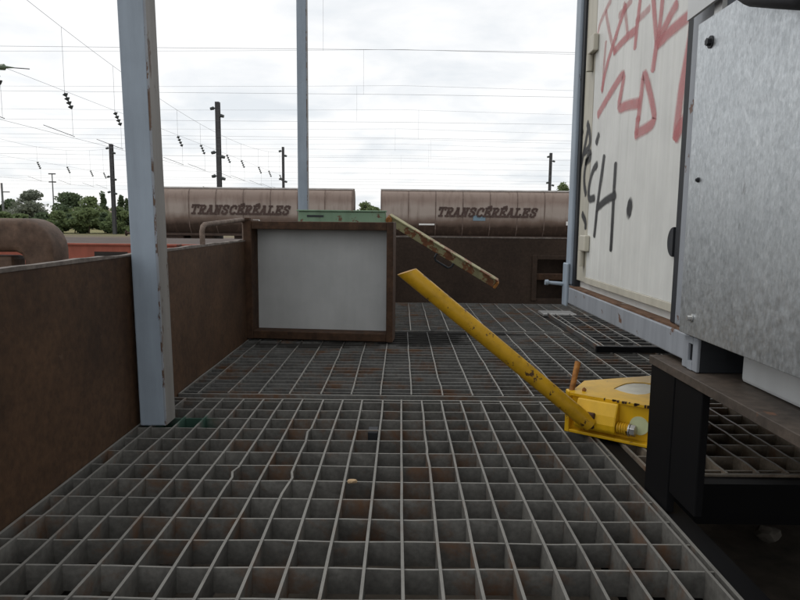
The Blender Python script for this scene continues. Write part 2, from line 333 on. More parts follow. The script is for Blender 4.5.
def grating(label, x0, x1, y0, y1, px, py, th, depth, mt, z=0.0, kinks=None, border=0.004, group='deck gratings', xoff=0, yoff=0, mx_=None):
    g = thing('deck_grating', label, 'grating', group)
    x = x0+border+px*0.55+xoff; i = 0
    while x < x1-border-0.006:
        flat_bar((x+random.gauss(0, .0009), y0+border), (x+random.gauss(0, .0009), y1-border), th, z, depth, kinks=(kinks or {}).get(i, ())).build('bar', mt, g); x += px; i += 1
    y = y1-border-py*0.42+yoff
    while y > y0+border+0.008:
        flat_bar((x0+border, y+random.gauss(0, .001)), (x1-border, y+random.gauss(0, .001)), th*0.8, z-0.0022, depth-0.004).build('bar', mx_ or mt, g); y -= py
    for a, b_ in (((x0, y0+border/2), (x1, y0+border/2)), ((x0, y1-border/2), (x1, y1-border/2))):
        flat_bar(a, b_, border, z-0.001, depth, 0.0002).build('border_bar', mt, g)
    for xx in (x0+border/2, x1-border/2): flat_bar((xx, y0+border), (xx, y1-border), border, z-0.0006, depth, 0.0002).build('border_bar', mt, g)
    return based(g)
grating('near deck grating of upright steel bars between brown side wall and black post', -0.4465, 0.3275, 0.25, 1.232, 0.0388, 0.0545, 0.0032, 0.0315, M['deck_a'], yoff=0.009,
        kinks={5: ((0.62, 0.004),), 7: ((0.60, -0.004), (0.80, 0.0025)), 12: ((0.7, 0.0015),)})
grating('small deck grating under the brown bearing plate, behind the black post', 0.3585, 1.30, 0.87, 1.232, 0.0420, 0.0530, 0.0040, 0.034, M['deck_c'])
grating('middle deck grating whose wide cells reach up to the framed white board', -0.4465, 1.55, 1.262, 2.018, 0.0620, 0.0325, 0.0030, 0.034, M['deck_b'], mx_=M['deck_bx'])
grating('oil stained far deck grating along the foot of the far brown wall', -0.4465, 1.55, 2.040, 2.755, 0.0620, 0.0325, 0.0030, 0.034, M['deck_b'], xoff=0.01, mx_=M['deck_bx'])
# flat strip that caps the joint of the two gratings
o = MB().box(-0.446, 1.30, 1.2345, 1.2595, -0.032, -0.024).build('joint_strip', M['strip'], None, 0.001)
tag(o, 'narrow flat steel strip covering the joint between near and middle gratings', 'steel strip')
# loose grating panel lying beneath the container
lg = thing('loose_grating', 'loose black edged grating panel lying on the deck beneath the container', 'grating')
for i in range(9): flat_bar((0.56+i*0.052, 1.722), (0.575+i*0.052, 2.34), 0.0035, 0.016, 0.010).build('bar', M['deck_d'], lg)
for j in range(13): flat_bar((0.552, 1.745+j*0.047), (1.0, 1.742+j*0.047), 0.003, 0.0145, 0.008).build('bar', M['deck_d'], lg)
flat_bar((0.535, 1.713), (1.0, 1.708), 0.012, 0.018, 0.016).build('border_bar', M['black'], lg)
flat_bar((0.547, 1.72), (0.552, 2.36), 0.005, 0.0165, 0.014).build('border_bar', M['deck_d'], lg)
MB().box(0.535, 0.66, 2.365, 2.46, 0.002, 0.012).build('end_plate', M['zinc'], lg, 0.002)
based(lg)

# ------------------------------------------------------------------ steel walls round the deck
def wall_sheet(name, x0, x1, y0, y1, z0, z1, along, mt, jag=0.0015, n=70):
    """plate with a slightly ragged upper edge"""
    mb = MB(); vs = []; fs = []
    for i in range(n+1):
        f = i/n; dz = random.gauss(0, jag)*(0 if i in (0, n) else 1)
        for (a, z) in ((0, z0), (1, z0), (1, z1+dz), (0, z1+dz)):
            vs.append((x0+(x1-x0)*f, y0 if a == 0 else y1, z) if along == 'x' else (x0 if a == 0 else x1, y0+(y1-y0)*f, z))
    for i in range(n):
        for k in range(4): fs.append((i*4+k, i*4+(k+1) % 4, (i+1)*4+(k+1) % 4, (i+1)*4+k))
    fs += [(0, 3, 2, 1), tuple(n*4+k for k in range(4))]
    return mb.add(vs, fs)
wl = thing('steel_wall', 'long brown steel side wall rising beside the near pale blue post', 'wall')
wall_sheet('plate', -0.4575, -0.4485, 0.25, 2.768, -0.045, 0.289, 'y', M['wall']).build('plate', M['wall'], wl)
wall_sheet('edge', -0.4590, -0.4475, 0.25, 2.768, 0.2875, 0.2925, 'y', M['edge'], 0.0010).build('worn_edge', M['edge'], wl)
based(wl)
wf = thing('steel_wall', 'far brown steel wall with a square recess, below the hopper wagons', 'wall')
xo0, xo1, zo0, zo1 = 0.592, 0.735, 0.022, 0.190
YF = 2.768
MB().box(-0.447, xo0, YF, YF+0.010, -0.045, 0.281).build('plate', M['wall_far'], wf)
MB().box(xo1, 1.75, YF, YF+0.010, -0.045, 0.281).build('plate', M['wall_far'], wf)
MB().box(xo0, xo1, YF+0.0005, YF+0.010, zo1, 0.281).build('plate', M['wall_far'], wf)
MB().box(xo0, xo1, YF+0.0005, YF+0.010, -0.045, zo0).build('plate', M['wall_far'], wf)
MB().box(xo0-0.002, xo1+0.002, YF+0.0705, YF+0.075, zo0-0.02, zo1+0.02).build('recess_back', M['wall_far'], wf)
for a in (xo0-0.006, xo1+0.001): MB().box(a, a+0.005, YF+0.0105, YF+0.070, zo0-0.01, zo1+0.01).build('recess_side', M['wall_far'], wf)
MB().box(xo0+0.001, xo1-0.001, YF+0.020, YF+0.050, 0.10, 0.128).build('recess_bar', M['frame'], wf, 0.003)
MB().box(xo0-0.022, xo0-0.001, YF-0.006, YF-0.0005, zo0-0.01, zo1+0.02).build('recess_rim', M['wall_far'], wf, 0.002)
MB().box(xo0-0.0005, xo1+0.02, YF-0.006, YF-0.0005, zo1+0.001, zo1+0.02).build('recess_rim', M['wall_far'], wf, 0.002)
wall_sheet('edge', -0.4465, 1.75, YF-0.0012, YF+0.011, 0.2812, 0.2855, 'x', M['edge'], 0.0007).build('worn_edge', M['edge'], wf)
based(wf)

# ------------------------------------------------------------------ pale blue square posts
def post(label, x0, x1, y0, y1, top, lean=0.0):
    p_ = thing('steel_post', label, 'post', 'pale blue square posts')
    MB().box(x0, x1, y0, y1, 0.0005, top).build('tube', M['bluepost'], p_, 0.0025)
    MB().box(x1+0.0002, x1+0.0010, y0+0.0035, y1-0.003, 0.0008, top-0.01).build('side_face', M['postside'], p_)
    wall_sheet('e', x1-0.0012, x1+0.0012, y0-0.0004, y0+0.0036, 0.001, top-0.02, 'x', None, 0, 2).build('rusty_edge', M['postedge'], p_)
    based(p_); p_.rotation_euler = (0, lean, 0); return p_
post('thick pale blue grey square post with rust chips beside the side wall', -0.4390, -0.3960, 1.052, 1.100, 1.62, -0.0150)
post('thin pale blue grey square post standing behind the framed white board', -0.4230, -0.3840, 2.655, 2.695, 1.62)

# ------------------------------------------------------------------ rust frame with white board
bd = thing('framed_board', 'white board in a deep rust brown frame standing on the deck', 'board')
RM = Matrix.Translation((-0.450, 1.888, 0.003)) @ Matrix.Rotation(math.radians(-5.5), 4, 'Z')
Wd, Ht, Dp = 0.435, 0.346, 0.075
fw = 0.024
bo = []
bo.append(MB().box(0, fw, -Dp/2, Dp/2, 0, Ht, RM).build('frame_upright', M['frame'], bd, 0.002))
MB().box(Wd-0.019, Wd, -Dp/2, Dp/2, 0, Ht-0.002, RM).build('frame_upright', M['frame'], bd, 0.002)
MB().box(fw, Wd-0.019, -Dp/2+0.002, Dp/2-0.002, Ht-0.026, Ht-0.003, RM).build('frame_rail', M['frame'], bd, 0.002)
MB().box(fw, Wd-0.019, -Dp/2+0.002, Dp/2-0.002, 0.001, 0.024, RM).build('frame_rail', M['frame'], bd, 0.002)
MB().box(fw-0.004, Wd-0.016, 0.020, 0.024, 0.02, Ht-0.02, RM).build('white_sheet', M['board'], bd)
MB().box(0.006, 0.020, -Dp/2-0.004, -Dp/2+0.012, Ht+0.0003, Ht+0.006, RM).build('corner_bolt', M['frame'], bd, 0.001)
based(bd)

# ------------------------------------------------------------------ folded green gate with a hanging arm behind the board
gg = thing('folding_gate', 'faded green folding barrier with a rusty arm hanging down past white board', 'barrier')
gy = 2.02
a0 = hit(298, 212, 1, gy); a1 = hit(386, 212, 1, gy)
MB().box(a0.x, a1.x, gy, gy+0.045, 0.336, 0.377).build('top_bar', M['green'], gg, 0.003)
MB().box(a0.x-0.004, a1.x+0.002, gy-0.004, gy+0.049, 0.3775, 0.382).build('top_flange', M['green'], gg, 0.001)
MB().box(a0.x+0.028, a0.x+0.080, gy-0.0015, gy-0.0003, 0.360, 0.366).build('slot', M['gasket'], gg)
for lx in (a0.x+0.02, a1.x-0.05): MB().box(lx, lx+0.03, gy+0.006, gy+0.038, 0.001, 0.3355).build('leg', M['green'], gg, 0.002)
h0 = hit(389, 219, 1, gy); h1 = hit(496, 284, 1, gy)
dv_ = (h1-h0); ln = dv_.length; ang = math.atan2(dv_.z, dv_.x)
AM = Matrix.Translation(h0) @ Matrix.Rotation(-ang, 4, 'Y') @ Matrix.Rotation(math.radians(14), 4, 'X')
MB().box(-0.004, ln, -0.010, 0.018, 0.0105, 0.0150, AM).build('arm_flange', M['greenrust'], gg, 0.001)
MB().box(-0.004, ln-0.004, -0.006, 0.014, -0.014, 0.010, AM).build('arm', M['greenrust'], gg, 0.002)
MB().box(ln-0.0035, ln+0.006, -0.010, 0.018, -0.014, 0.010, AM).build('arm_end', M['rod'], gg, 0.003)
MB().tube([AM @ Vector(q) for q in ((0.002, -0.016, 0), (0.002, 0.03, 0))], 0.010, 14).build('hinge_pin', M['rod'], gg)
hp = [(0.185, -0.008, -0.012), (0.185, -0.010, -0.026), (0.192, -0.010, -0.034), (0.238, -0.010, -0.034), (0.246, -0.010, -0.026), (0.246, -0.008, -0.012)]
MB().tube([AM @ Vector(q) for q in hp], 0.0035, 8).build('handle', M['gasket'], gg)
based(gg)

# ------------------------------------------------------------------ grab handle on the side wall, lifting lug beyond it
gh = MB(); pts = [(-0.4535, 1.47, 0.291), (-0.4535, 1.468, 0.322), (-0.4535, 1.476, 0.333), (-0.4535, 1.49, 0.337), (-0.4535, 1.84, 0.349), (-0.4535, 1.86, 0.345), (-0.4535, 1.865, 0.333), (-0.4535, 1.865, 0.291)]
gh.tube(pts, 0.0062, 10)
tag(gh.build('grab_handle', M['grab'], None, 0, True), 'thin grey bent rod handle on top of the side wall', 'handle')
lug = thing('lifting_lug', 'thick rounded rust brown lifting lug standing beyond the side wall', 'lug')
yl = 1.06
def arc(cx, cz, r, a0, a1, n=6): return [(cx+r*math.cos(a0+(a1-a0)*k/n), cz+r*math.sin(a0+(a1-a0)*k/n)) for k in range(n+1)]
PI = math.pi
lp_ = [(-0.562, 0.181)]+arc(-0.612, 0.298, 0.050, 0, PI/2)+arc(-0.800, 0.303, 0.045, PI/2, PI)+[(-0.845, 0.181), (-0.800, 0.181)]+arc(-0.788, 0.280, 0.012, PI, PI/2, 3)+arc(-0.622, 0.280, 0.014, PI/2, 0, 3)+[(-0.608, 0.181)]
MB().prism(lp_, -1.092, -1.030, Matrix.Rotation(PI/2, 4, 'X')).build('loop', M['lug'], lug, 0.010, True, 3)
MB().box(-0.700, -0.632, yl-0.020, yl+0.022, 0.181, 0.287).build('centre_block', M['lug'], lug, 0.006)
based(lug)

# ------------------------------------------------------------------ black support post + bearing plate
sp = thing('support_post', 'squat black steel post carrying the brown bearing plate', 'post')
MB().box(0.3310, 0.3400, 0.752, 0.824, -0.0035, 0.1675).build('web', M['black'], sp, 0.001)
MB().box(0.3318, 0.3408, 0.682, 0.7515, 0.0240, 0.1675).build('web', M['black'], sp, 0.001)
based(sp)
bp = MB().box(0.3290, 0.98, 0.20, 0.828, 0.1680, 0.1790).build('bearing_plate', M['plate'], None, 0.0008)
tag(bp, 'flat brown steel bearing plate under the container corner, on the black post', 'plate')
for x0 in (0.93,):
    o = thing('support_post', 'dark steel support block standing under the middle of the container', 'post')
    MB().box(0.75, 1.2, 0.95, 1.22, 0.0008, 0.1860).build('block', M['black'], o, 0.003)
    MB().box(0.77, 1.18, 0.942, 0.9495, 0.03, 0.14).build('stiffener', M['black'], o)
    based(o)
o = thing('support_post', 'dark steel support block under the bearing plate, over the lower floor', 'post')
MB().box(0.80, 0.92, 0.55, 0.62, -0.2045, 0.1675).build('block', M['black'], o, 0.003); MB().box(0.79, 0.93, 0.54, 0.63, -0.2046, -0.19).build('foot', M['black'], o); based(o)

# ------------------------------------------------------------------ container with cream door and graffiti
XC = 0.3450; XD = 0.3550
ct = thing('container', 'cream container with a blue grey steel frame and graffiti on its door', 'container')
YT = 1.336; CT = 1.30; CX = 1.50
MB().box(XD+0.008, CX, 0.730, YT-0.01, 0.200, CT).build('body', M['cream'], ct)
MB().box(XC, XC+0.05, 1.302, YT, 0.2235, CT).build('corner_post', M['bluepost'], ct, 0.004)
MB().box(XC+0.002, XC+0.05, 0.722, 0.8015, 0.2235, CT).build('corner_post', M['bluerail'], ct, 0.003)
MB().box(XC-0.001, CX, 0.7625, YT+0.001, 0.1865, 0.2195).build('bottom_rail', M['bluerail'], ct, 0.002)
MB().box(XC+0.0005, XD+0.008, 0.765, 1.300, 0.2197, 0.2225).build('rust_sill', M['rustledge'], ct)
MB().box(XC, CX, 0.722, YT, CT+0.001, CT+0.05).build('top_rail', M['bluerail'], ct, 0.003)
MB().box(XD-0.004, XD+0.008, 1.286, 1.3015, 0.2230, CT).build('gasket', M['gasket'], ct)
MB().box(XD-0.004, XD+0.008, 0.8020, 0.8240, 0.2230, CT).build('gasket', M['gasket'], ct, 0.002)
MB().box(XD, XD+0.007, 1.2270, 1.2855, 0.2365, CT).build('door_jamb', M['cream2'], ct, 0.001)
# door sheet with very shallow vertical ribs
mb = MB(); ys = []; n = 100
vs = []; fs = []
for i in range(n+1):
    y = 0.825+(1.2255-0.825)*i/n; d = 0.0006*(1 if (i % 10) in (0, 1) else 0)
    for z in (0.2475, CT): vs.append((XD+d, y, z))
for i in range(n): fs.append((i*2, i*2+2, i*2+3, i*2+1))
mb.add(vs, fs); dr = mb.build('door', M['cream'], ct)
MB().box(XD-0.0018, XD+0.006, 0.825, 1.2255, 0.2355, 0.2472).build('door_sweep', M['cream2'], dr, 0.0008)
MB().box(XD+0.0015, XD+0.0070, 0.825, 1.2265, 0.2480, CT).build('door_core', M['cream'], dr)
# black latch recess on the door's closing edge
lt = MB(); pr = []
for k in range(13):
    a = -math.pi/2+math.pi*k/12; pr.append((0.8245+0.017*math.cos(a)*1.0, 0.327+0.019*math.sin(a)))
lt.add([(XD-0.006, a, b_) for a, b_ in pr]+[(XD+0.001, a, b_) for a, b_ in pr], [tuple(range(13)), tuple(range(13, 26))[::-1]]+[(i, (i+1) % 13, 13+(i+1) % 13, 13+i) for i in range(13)])
lt.build('latch', M['gasket'], dr)
for zc in (hit(592, 56, 0, XD).z, hit(580, 250, 0, XD).z):
    hg = MB().box(XD-0.010, XD-0.0005, 1.205, 1.243, zc+0.000, zc+0.030).build('hinge', M['cream2'], ct, 0.002)
    MB().tube([(XD-0.006, 1.238, zc-0.030), (XD-0.006, 1.238, zc-0.001)], 0.0065, 10).build('hinge_knuckle', M['cream2'], hg, 0, True)
# corner casting with its slot (real recess)
z0, z1, y0, y1 = 0.1800, 0.2190, 0.7220, 0.7610
MB().box(XC-0.003, XC+0.001, y0, y0+0.013, z0, z1).build('corner_casting', M['bluerail'], ct, 0.001)
MB().box(XC-0.003, XC+0.001, y0+0.0245, y1, z0, z1).build('corner_casting', M['bluerail'], ct, 0.001)
MB().box(XC-0.003, XC+0.001, y0+0.0130, y0+0.0245, z0, z0+0.010).build('corner_casting', M['bluerail'], ct)
MB().box(XC-0.003, XC+0.001, y0+0.0130, y0+0.0245, z1-0.008, z1).build('corner_casting', M['bluerail'], ct)
MB().box(XC+0.0012, XC+0.07, y0+0.0010, y1-0.001, z0, z1).build('casting_core', M['gasket'], ct)
# catch pin and lug on the far corner
lgp = MB().box(XC-0.006, XC-0.0005, 1.300, 1.334, 0.180, 0.268).build('catch_plate', M['bluepost'], ct, 0.002)
pn = MB(); pn.tube([(0.303, 1.334, 0.226), (0.309, 1.334, 0.226), (0.312, 1.334, 0.2255), (0.344, 1.326, 0.2235)], [0.0055, 0.0058, 0.0035, 0.0042], 10)
pn.build('catch_pin', M['bluepost'], ct, 0, True)
# sprayed tags: flat ribbons on the door skin
def chaikin(ps, k=2):
    for _ in range(k):
        q = [ps[0]]
        for a, b_ in zip(ps, ps[1:]): q += [a*0.75+b_*0.25, a*0.25+b_*0.75]
        ps = q+[ps[-1]]
    return ps
SN = [0]
def spray(px, w, mt):
    SN[0] += 1; off = XD-0.00025-0.000015*SN[0]
    ps = [Vector((q.y, q.z)) for q in (hit(u, v, 0, XD) for u, v in px)]
    ps = chaikin(ps) if len(ps) > 2 else ps
    d0 = (ps[1]-ps[0]).normalized(); d1 = (ps[-1]-ps[-2]).normalized()
    ps = [ps[0]-d0*w*0.25]+ps+[ps[-1]+d1*w*0.25]
    vs = []; n_ = len(ps); ws = [0.55]+[1]*(n_-2)+[0.55]
    for i, p_ in enumerate(ps):
        t_ = (ps[min(i+1, n_-1)]-ps[max(i-1, 0)]).normalized(); nn = Vector((-t_.y, t_.x))*w*0.72*ws[i]
        vs += [(off, *(p_+nn)), (off, *(p_-nn))]
    me = bpy.data.meshes.new('graffiti_stroke'); me.from_pydata(vs, [], [(i*2, i*2+1, i*2+3, i*2+2) for i in range(n_-1)])
    ul = me.uv_layers.new(name='UVMap')
    for lp in me.loops: ul.data[lp.index].uv = (0.5, lp.vertex_index % 2)
    me.materials.append(mt); o = bpy.data.objects.new('graffiti_stroke', me); COL.objects.link(o); o.parent = dr
A = lambda *ps: [(540+x/5, y/5) for x, y in ps]
B = lambda *ps: [(560+x/5, 110+y/5) for x, y in ps]
for s_ in (A((355,0),(330,50),(300,115),(285,190)), A((330,60),(350,180),(375,260)), A((330,210),(320,330),(312,460)), A((420,20),(432,100),(440,190)), A((395,80),(460,0)), A((480,110),(550,40))):
    spray(s_, 0.010, M['spray_faded'])
for s_ in (A((430,30),(395,130),(365,230),(335,320),(310,450)), A((370,260),(430,190),(480,150)), A((505,-30),(490,100),(475,240)), A((565,-40),(575,100),(585,215)), A((615,-20),(605,90),(590,205))):
    spray(s_, 0.0125, M['spray_red'])
for s_ in (A((685,20),(650,80),(590,210)), A((750,75),(660,150),(590,220)), A((585,215),(565,350)),
           A((290,575),(350,470),(425,350),(410,450),(388,548),(440,525),(500,515)), A((492,600),(508,470),(520,350),(548,450),(572,560),(572,615),(520,650),(478,672)), A((490,590),(483,665))):
    spray(s_, 0.0145, M['spray_red'])
for s_ in (A((775,60),(745,250),(710,430),(690,590),(680,685)), A((765,535),(700,640),(680,690))): spray(s_, 0.018, M['spray_red'])
for s_ in (B((106,82),(114,118)), B((145,75),(122,200),(100,305)), B((138,65),(152,120),(150,185),(122,215)), B((128,262),(156,240),(150,200),(126,280),(120,360),(130,422)),
           B((187,270),(165,300),(145,380),(143,450),(172,440)), B((195,122),(182,165)), B((222,230),(205,350),(186,490),(180,560),(172,630)), B((279,268),(270,420),(262,580),(255,700)), B((185,492),(230,450),(278,425)), B((112,520),(130,560),(128,590))):
    spray(s_, 0.0122, M['spray_black'])
spray(B((344,486),(353,496)), 0.026, M['spray_black'])
based(ct)

# ------------------------------------------------------------------ white housing with its zinc cover sheet
hs = thing('machine_housing', 'white machine housing behind a spangled grey zinc cover sheet, beside the container', 'housing')
MB().box(0.374, 1.45, 0.18, 0.686, 0.1797, 0.95).build('body', M['white'], hs, 0.004)
zs = MB().box(0.3345, 0.3375, 0.14, 0.757, 0.2225, 0.574).build('cover_sheet', M['zincsheet'], hs, 0.0008)
MB().box(0.3380, 0.372, 0.30, 0.69, 0.40, 0.43).build('stand_off', M['zinc'], hs)
def bolt(u, v, r, mt, hh=0.004):
    q = hit(u, v, 0, 0.3345); m_ = MB(); m_.tube([(0.3343, q.y, q.z), (0.3332, q.y, q.z)], r*1.6, 14)
    w_ = m_.build('washer', mt, zs); MB().tube([(0.3332, q.y, q.z), (0.3332-hh, q.y, q.z)], r, 6).build('bolt', mt, zs)
bolt(711, 42, 0.0042, M['gasket']); bolt(691.5, 318, 0.0030, M['zinc']); bolt(698.5, 180, 0.0018, M['gasket'], 0.002)
# bent white bracket at the upper corner and an added black tube standing in for shadow on the sheet
q0 = hit(687, 21, 0, 0.330); q1 = hit(718, -2, 0, 0.330)
bk = MB().add([(0.3300, q0.y, q0.z), (0.3300, q1.y, q1.z), (0.3300, q1.y, q1.z+0.16), (0.3300, q0.y, q0.z+0.16),
               (0.3335, q0.y, q0.z), (0.3335, q1.y, q1.z), (0.3335, q1.y, q1.z+0.16), (0.3335, q0.y, q0.z+0.16)],
              [(0,1,2,3),(7,6,5,4),(0,4,5,1),(1,5,6,2),(2,6,7,3),(3,7,4,0)]).build('corner_bracket', M['white'], hs)
MB().box(0.3385, 0.3435, 0.712, 0.730, 0.560, 0.90).build('strut', M['zinc'], hs)
MB().tube([(0.331, 0.71, 0.74), (0.326, 0.69, 0.66), tuple(hit(738, -16, 0, 0.320)), tuple(hit(754, -7, 0, 0.318)), tuple(hit(778, -6, 0, 0.318)), tuple(hit(806, -5, 0, 0.319)), tuple(hit(850, -30, 0, 0.319))], 0.0115, 12).build('shadow_tube', M['gasket'], hs, 0, True)
based(hs)

# ------------------------------------------------------------------ yellow locking device with its lever
yd = thing('lever_lock', 'yellow container lock with a long worn lever tube pointing up', 'lock')
PA = Vector((0.294, 1.056, 0)); PB = Vector((0.413, 0.968, 0)); PC = Vector((0.538, 1.21, 0)); PD = Vector((0.339, 1.135, 0))
ex = (PB-PA).normalized(); ey = Vector((-ex.y, ex.x, 0)); FL = (PB-PA).length
YM = Matrix(((ex.x, ey.x, 0, PA.x), (ex.y, ey.y, 0, PA.y), (0, 0, 1, 0.001), (0, 0, 0, 1)))      # local: x along the front face, -y towards the viewer, z up
Li = YM.inverted()
c2 = Li @ PC; d2 = Li @ PD; FLx = FL
HT = 0.064
# front plate, left cheek, back
MB().box(0.0, FLx+0.05, 0, 0.004, 0, HT-0.0045, YM).build('front_plate', M['yellow'], yd, 0.001)
MB().box(-0.006, 0.0015, -0.016, -0.0005, 0, HT-0.010, YM).build('cheek', M['yellow'], yd, 0.001)
MB().box(0.0018, FLx+0.05, -0.016, -0.0005, 0.0, 0.005, YM).build('base_flange', M['yellow'], yd, 0.001)
MB().prism([(0, 0.0042), (0.004, 0.0042), (d2.x+0.004, d2.y), (d2.x, d2.y)], 0, HT-0.0045, YM).build('side_plate', M['yellow'], yd)
MB().prism([(d2.x+0.0045, d2.y-0.004), (c2.x, c2.y-0.004), (c2.x, c2.y), (d2.x+0.0045, d2.y)], 0, HT-0.0045, YM).build('back_plate', M['yellow'], yd)
# top plate with a lens-shaped cut-out, built as a ring of quads
outer = [(-0.004, -0.003), (FLx+0.055, -0.003), (c2.x+0.01, c2.y+0.002), (d2.x-0.004, d2.y+0.003)]
lens_px = [(613.5, 388.5), (619, 385.8), (626, 383.3), (634, 382.4), (644, 382.6), (655, 384.5), (664, 387), (655, 391.5), (646, 394), (637, 394.6), (628, 393.2), (620, 391)]
lens = [Li @ hit(u, v, 2, HT+0.001) for u, v in lens_px]
lens = [(q.x, q.y) for q in lens]
def ring_top(outer, inner, z0, z1):
    mb = MB(); n_ = len(inner); cx = sum(p[0] for p in inner)/n_; cy = sum(p[1] for p in inner)/n_; oo = []
    for (x, y) in inner:                     # ray from the centre through each lens point to the outer polygon
        dx, dy = x-cx, y-cy; best = None
        for (a, b_) in zip(outer, outer[1:]+outer[:1]):
            exx, eyy = b_[0]-a[0], b_[1]-a[1]; den = dx*eyy-dy*exx
            if abs(den) < 1e-12: continue
            t_ = ((a[0]-cx)*eyy-(a[1]-cy)*exx)/den; s_ = ((a[0]-cx)*dy-(a[1]-cy)*dx)/den
            if t_ > 0 and -1e-6 <= s_ <= 1+1e-6 and (best is None or t_ < best): best = t_
        oo.append((cx+dx*best, cy+dy*best))
    # add the outer corners in order by angle
    ang_ = lambda p_: math.atan2(p_[1]-cy, p_[0]-cx)
    bm = bmesh.new(); iv = [bm.verts.new((x, y, z1)) for x, y in inner]; allo = [(ang_(p_), p_) for p_ in oo]
    ov = [bm.verts.new((p_[0], p_[1], z1)) for p_ in oo]
    for i in range(n_):
        j = (i+1) % n_; a0, a1 = ang_(oo[i]), ang_(oo[j])
        dd = (a1-a0+math.pi) % (2*math.pi)-math.pi; mids = []
        for c in outer:
            da = (ang_(c)-a0+math.pi) % (2*math.pi)-math.pi
            if (0 < da < dd) or (dd < da < 0): mids.append((abs(da), c))
        mv = [bm.verts.new((c[0], c[1], z1)) for _, c in sorted(mids)]
        bm.faces.new([iv[i], ov[i]]+mv+[ov[j], iv[j]])
    r_ = bmesh.ops.extrude_face_region(bm, geom=bm.faces[:]); bmesh.ops.translate(bm, verts=[g_ for g_ in r_['geom'] if isinstance(g_, bmesh.types.BMVert)], vec=(0, 0, z0-z1))
    bmesh.ops.recalc_face_normals(bm, faces=bm.faces); bm.transform(YM)
    me = bpy.data.meshes.new('top_plate'); bm.to_mesh(me); bm.free(); return me
me = ring_top(outer, lens, HT-0.0043, HT); me.materials.append(M['yellow']); tp = bpy.data.objects.new('top_plate', me); COL.objects.link(tp); tp.parent = yd
lcx = sum(q[0] for q in lens)/len(lens); lcy = sum(q[1] for q in lens)/len(lens)
MB().prism([(lcx+(x-lcx)*0.97, lcy+(y-lcy)*0.97) for x, y in lens], HT-0.008, HT-0.0013, YM).build('grease_tray', M['inner'], yd)
# proud knuckle block with rounded foot, lever socket, spring, bolt, pale disc
kb = [(-0.0008, 0.010), (-0.0008, HT-0.005), (-0.008, HT-0.004), (-0.019, 0.040), (-0.023, 0.026), (-0.022, 0.016), (-0.016, 0.010)]
mb = MB(); n_ = len(kb); vs = [YM @ Vector((0.012, y, z)) for y, z in kb]+[YM @ Vector((0.080, y, z)) for y, z in kb]
mb.add(vs, [tuple(range(n_)), tuple(range(n_, 2*n_))[::-1]]+[(i, (i+1) % n_, n_+(i+1) % n_, n_+i) for i in range(n_)]); mb.build('knuckle', M['yellow'], yd, 0.0025)
sock = YM @ Vector((0.036, -0.024, 0.026))
MB().box(0.026, 0.047, -0.0265, -0.018, 0.016, 0.042, YM).build('socket', M['frame'], yd, 0.002)
tip = Vector((0.006, 1.020, 0.2735)); dl = (sock-tip).normalized()
# lever tube: hollow, cut on a slant at the free end
a_ = Vector((0, 0, 1)); a_ = (a_-dl*a_.dot(dl)).normalized(); b_ = dl.cross(a_); nS = 24; R0, R1 = 0.0136, 0.0108
vs = []; fs = []; cap = []
for k in range(nS):
    an = 2*math.pi*k/nS; rad = a_*math.cos(an)+b_*math.sin(an); cut = 0.0085*math.cos(an)
    e_ = tip+dl*(0.006+cut)+rad*R0; vs += [e_, sock+dl*0.006+rad*R0*0.94]; cap.append(e_-dl*0.0004)
for k in range(nS):
    i, j = k*2, ((k+1) % nS)*2; fs.append((i, j, j+1, i+1))
fs += [tuple(k*2+1 for k in range(nS)), tuple(k*2 for k in range(nS))[::-1]]
lv = MB().add(vs, fs).build('lever', M['yellow2'], yd, 0, True)
MB().add(cap, [tuple(range(nS))]).build('lever_end', M['leverend'], lv)
co = []
for i in range(81):
    f = i/80; an = f*4.5*2*math.pi; co.append(YM @ Vector((0.0815+f*0.017, -0.012+0.0080*math.cos(an), 0.0225+0.0080*math.sin(an))))
MB().tube(co, 0.0019, 6).build('spring', M['yellow2'], yd, 0, True)
MB().tube([YM @ Vector((0.0802, -0.012, 0.0225)), YM @ Vector((0.100, -0.012, 0.0225))], 0.0040, 10).build('bolt_shank', M['zinc'], yd)
MB().tube([YM @ Vector((0.0995, -0.012, 0.0225)), YM @ Vector((0.1015, -0.012, 0.0225))], 0.0102, 16).build('washer', M['zinc'], yd)
MB().tube([YM @ Vector((0.1017, -0.012, 0.0225)), YM @ Vector((0.110, -0.012, 0.0225))], 0.0094, 6).build('bolt_head', M['zinc'], yd, 0.0006)
MB().tube([YM @ Vector((0.112, -0.0003, 0.029)), YM @ Vector((0.112, -0.0016, 0.029))], 0.0150, 28).build('round_cover', M['pale'], yd)
MB().tube([YM @ Vector((0.011, 0.022, HT)), YM @ Vector((0.011, 0.022, HT+0.002)), YM @ Vector((0.013, 0.022, HT+0.004))], 0.0034, 8).build('rivet', M['rod'], yd)
r0 = hit(571.5, 391, 1, 1.075); r1 = hit(578, 362, 1, 1.095)
MB().tube([r0, r0.lerp(r1, 0.5), r1], [0.0047, 0.0048, 0.0052], 10).build('pull_rod', M['rod'], yd, 0, True)
MB().box(r0.x-0.008, r0.x+0.014, 1.066, 1.084, 0.030, r0.z+0.002).build('rod_lug', M['yellow'], yd, 0.002)
for k in range(22):
    f0 = random.uniform(0.3, 1.05)*FLx; MB().box(f0, f0+random.uniform(0.001, 0.005), -0.0034, 0.0004, HT-random.uniform(0.001, 0.0042), HT+0.0003, YM).build('rust_chip', M['frame'], yd)
based(yd)

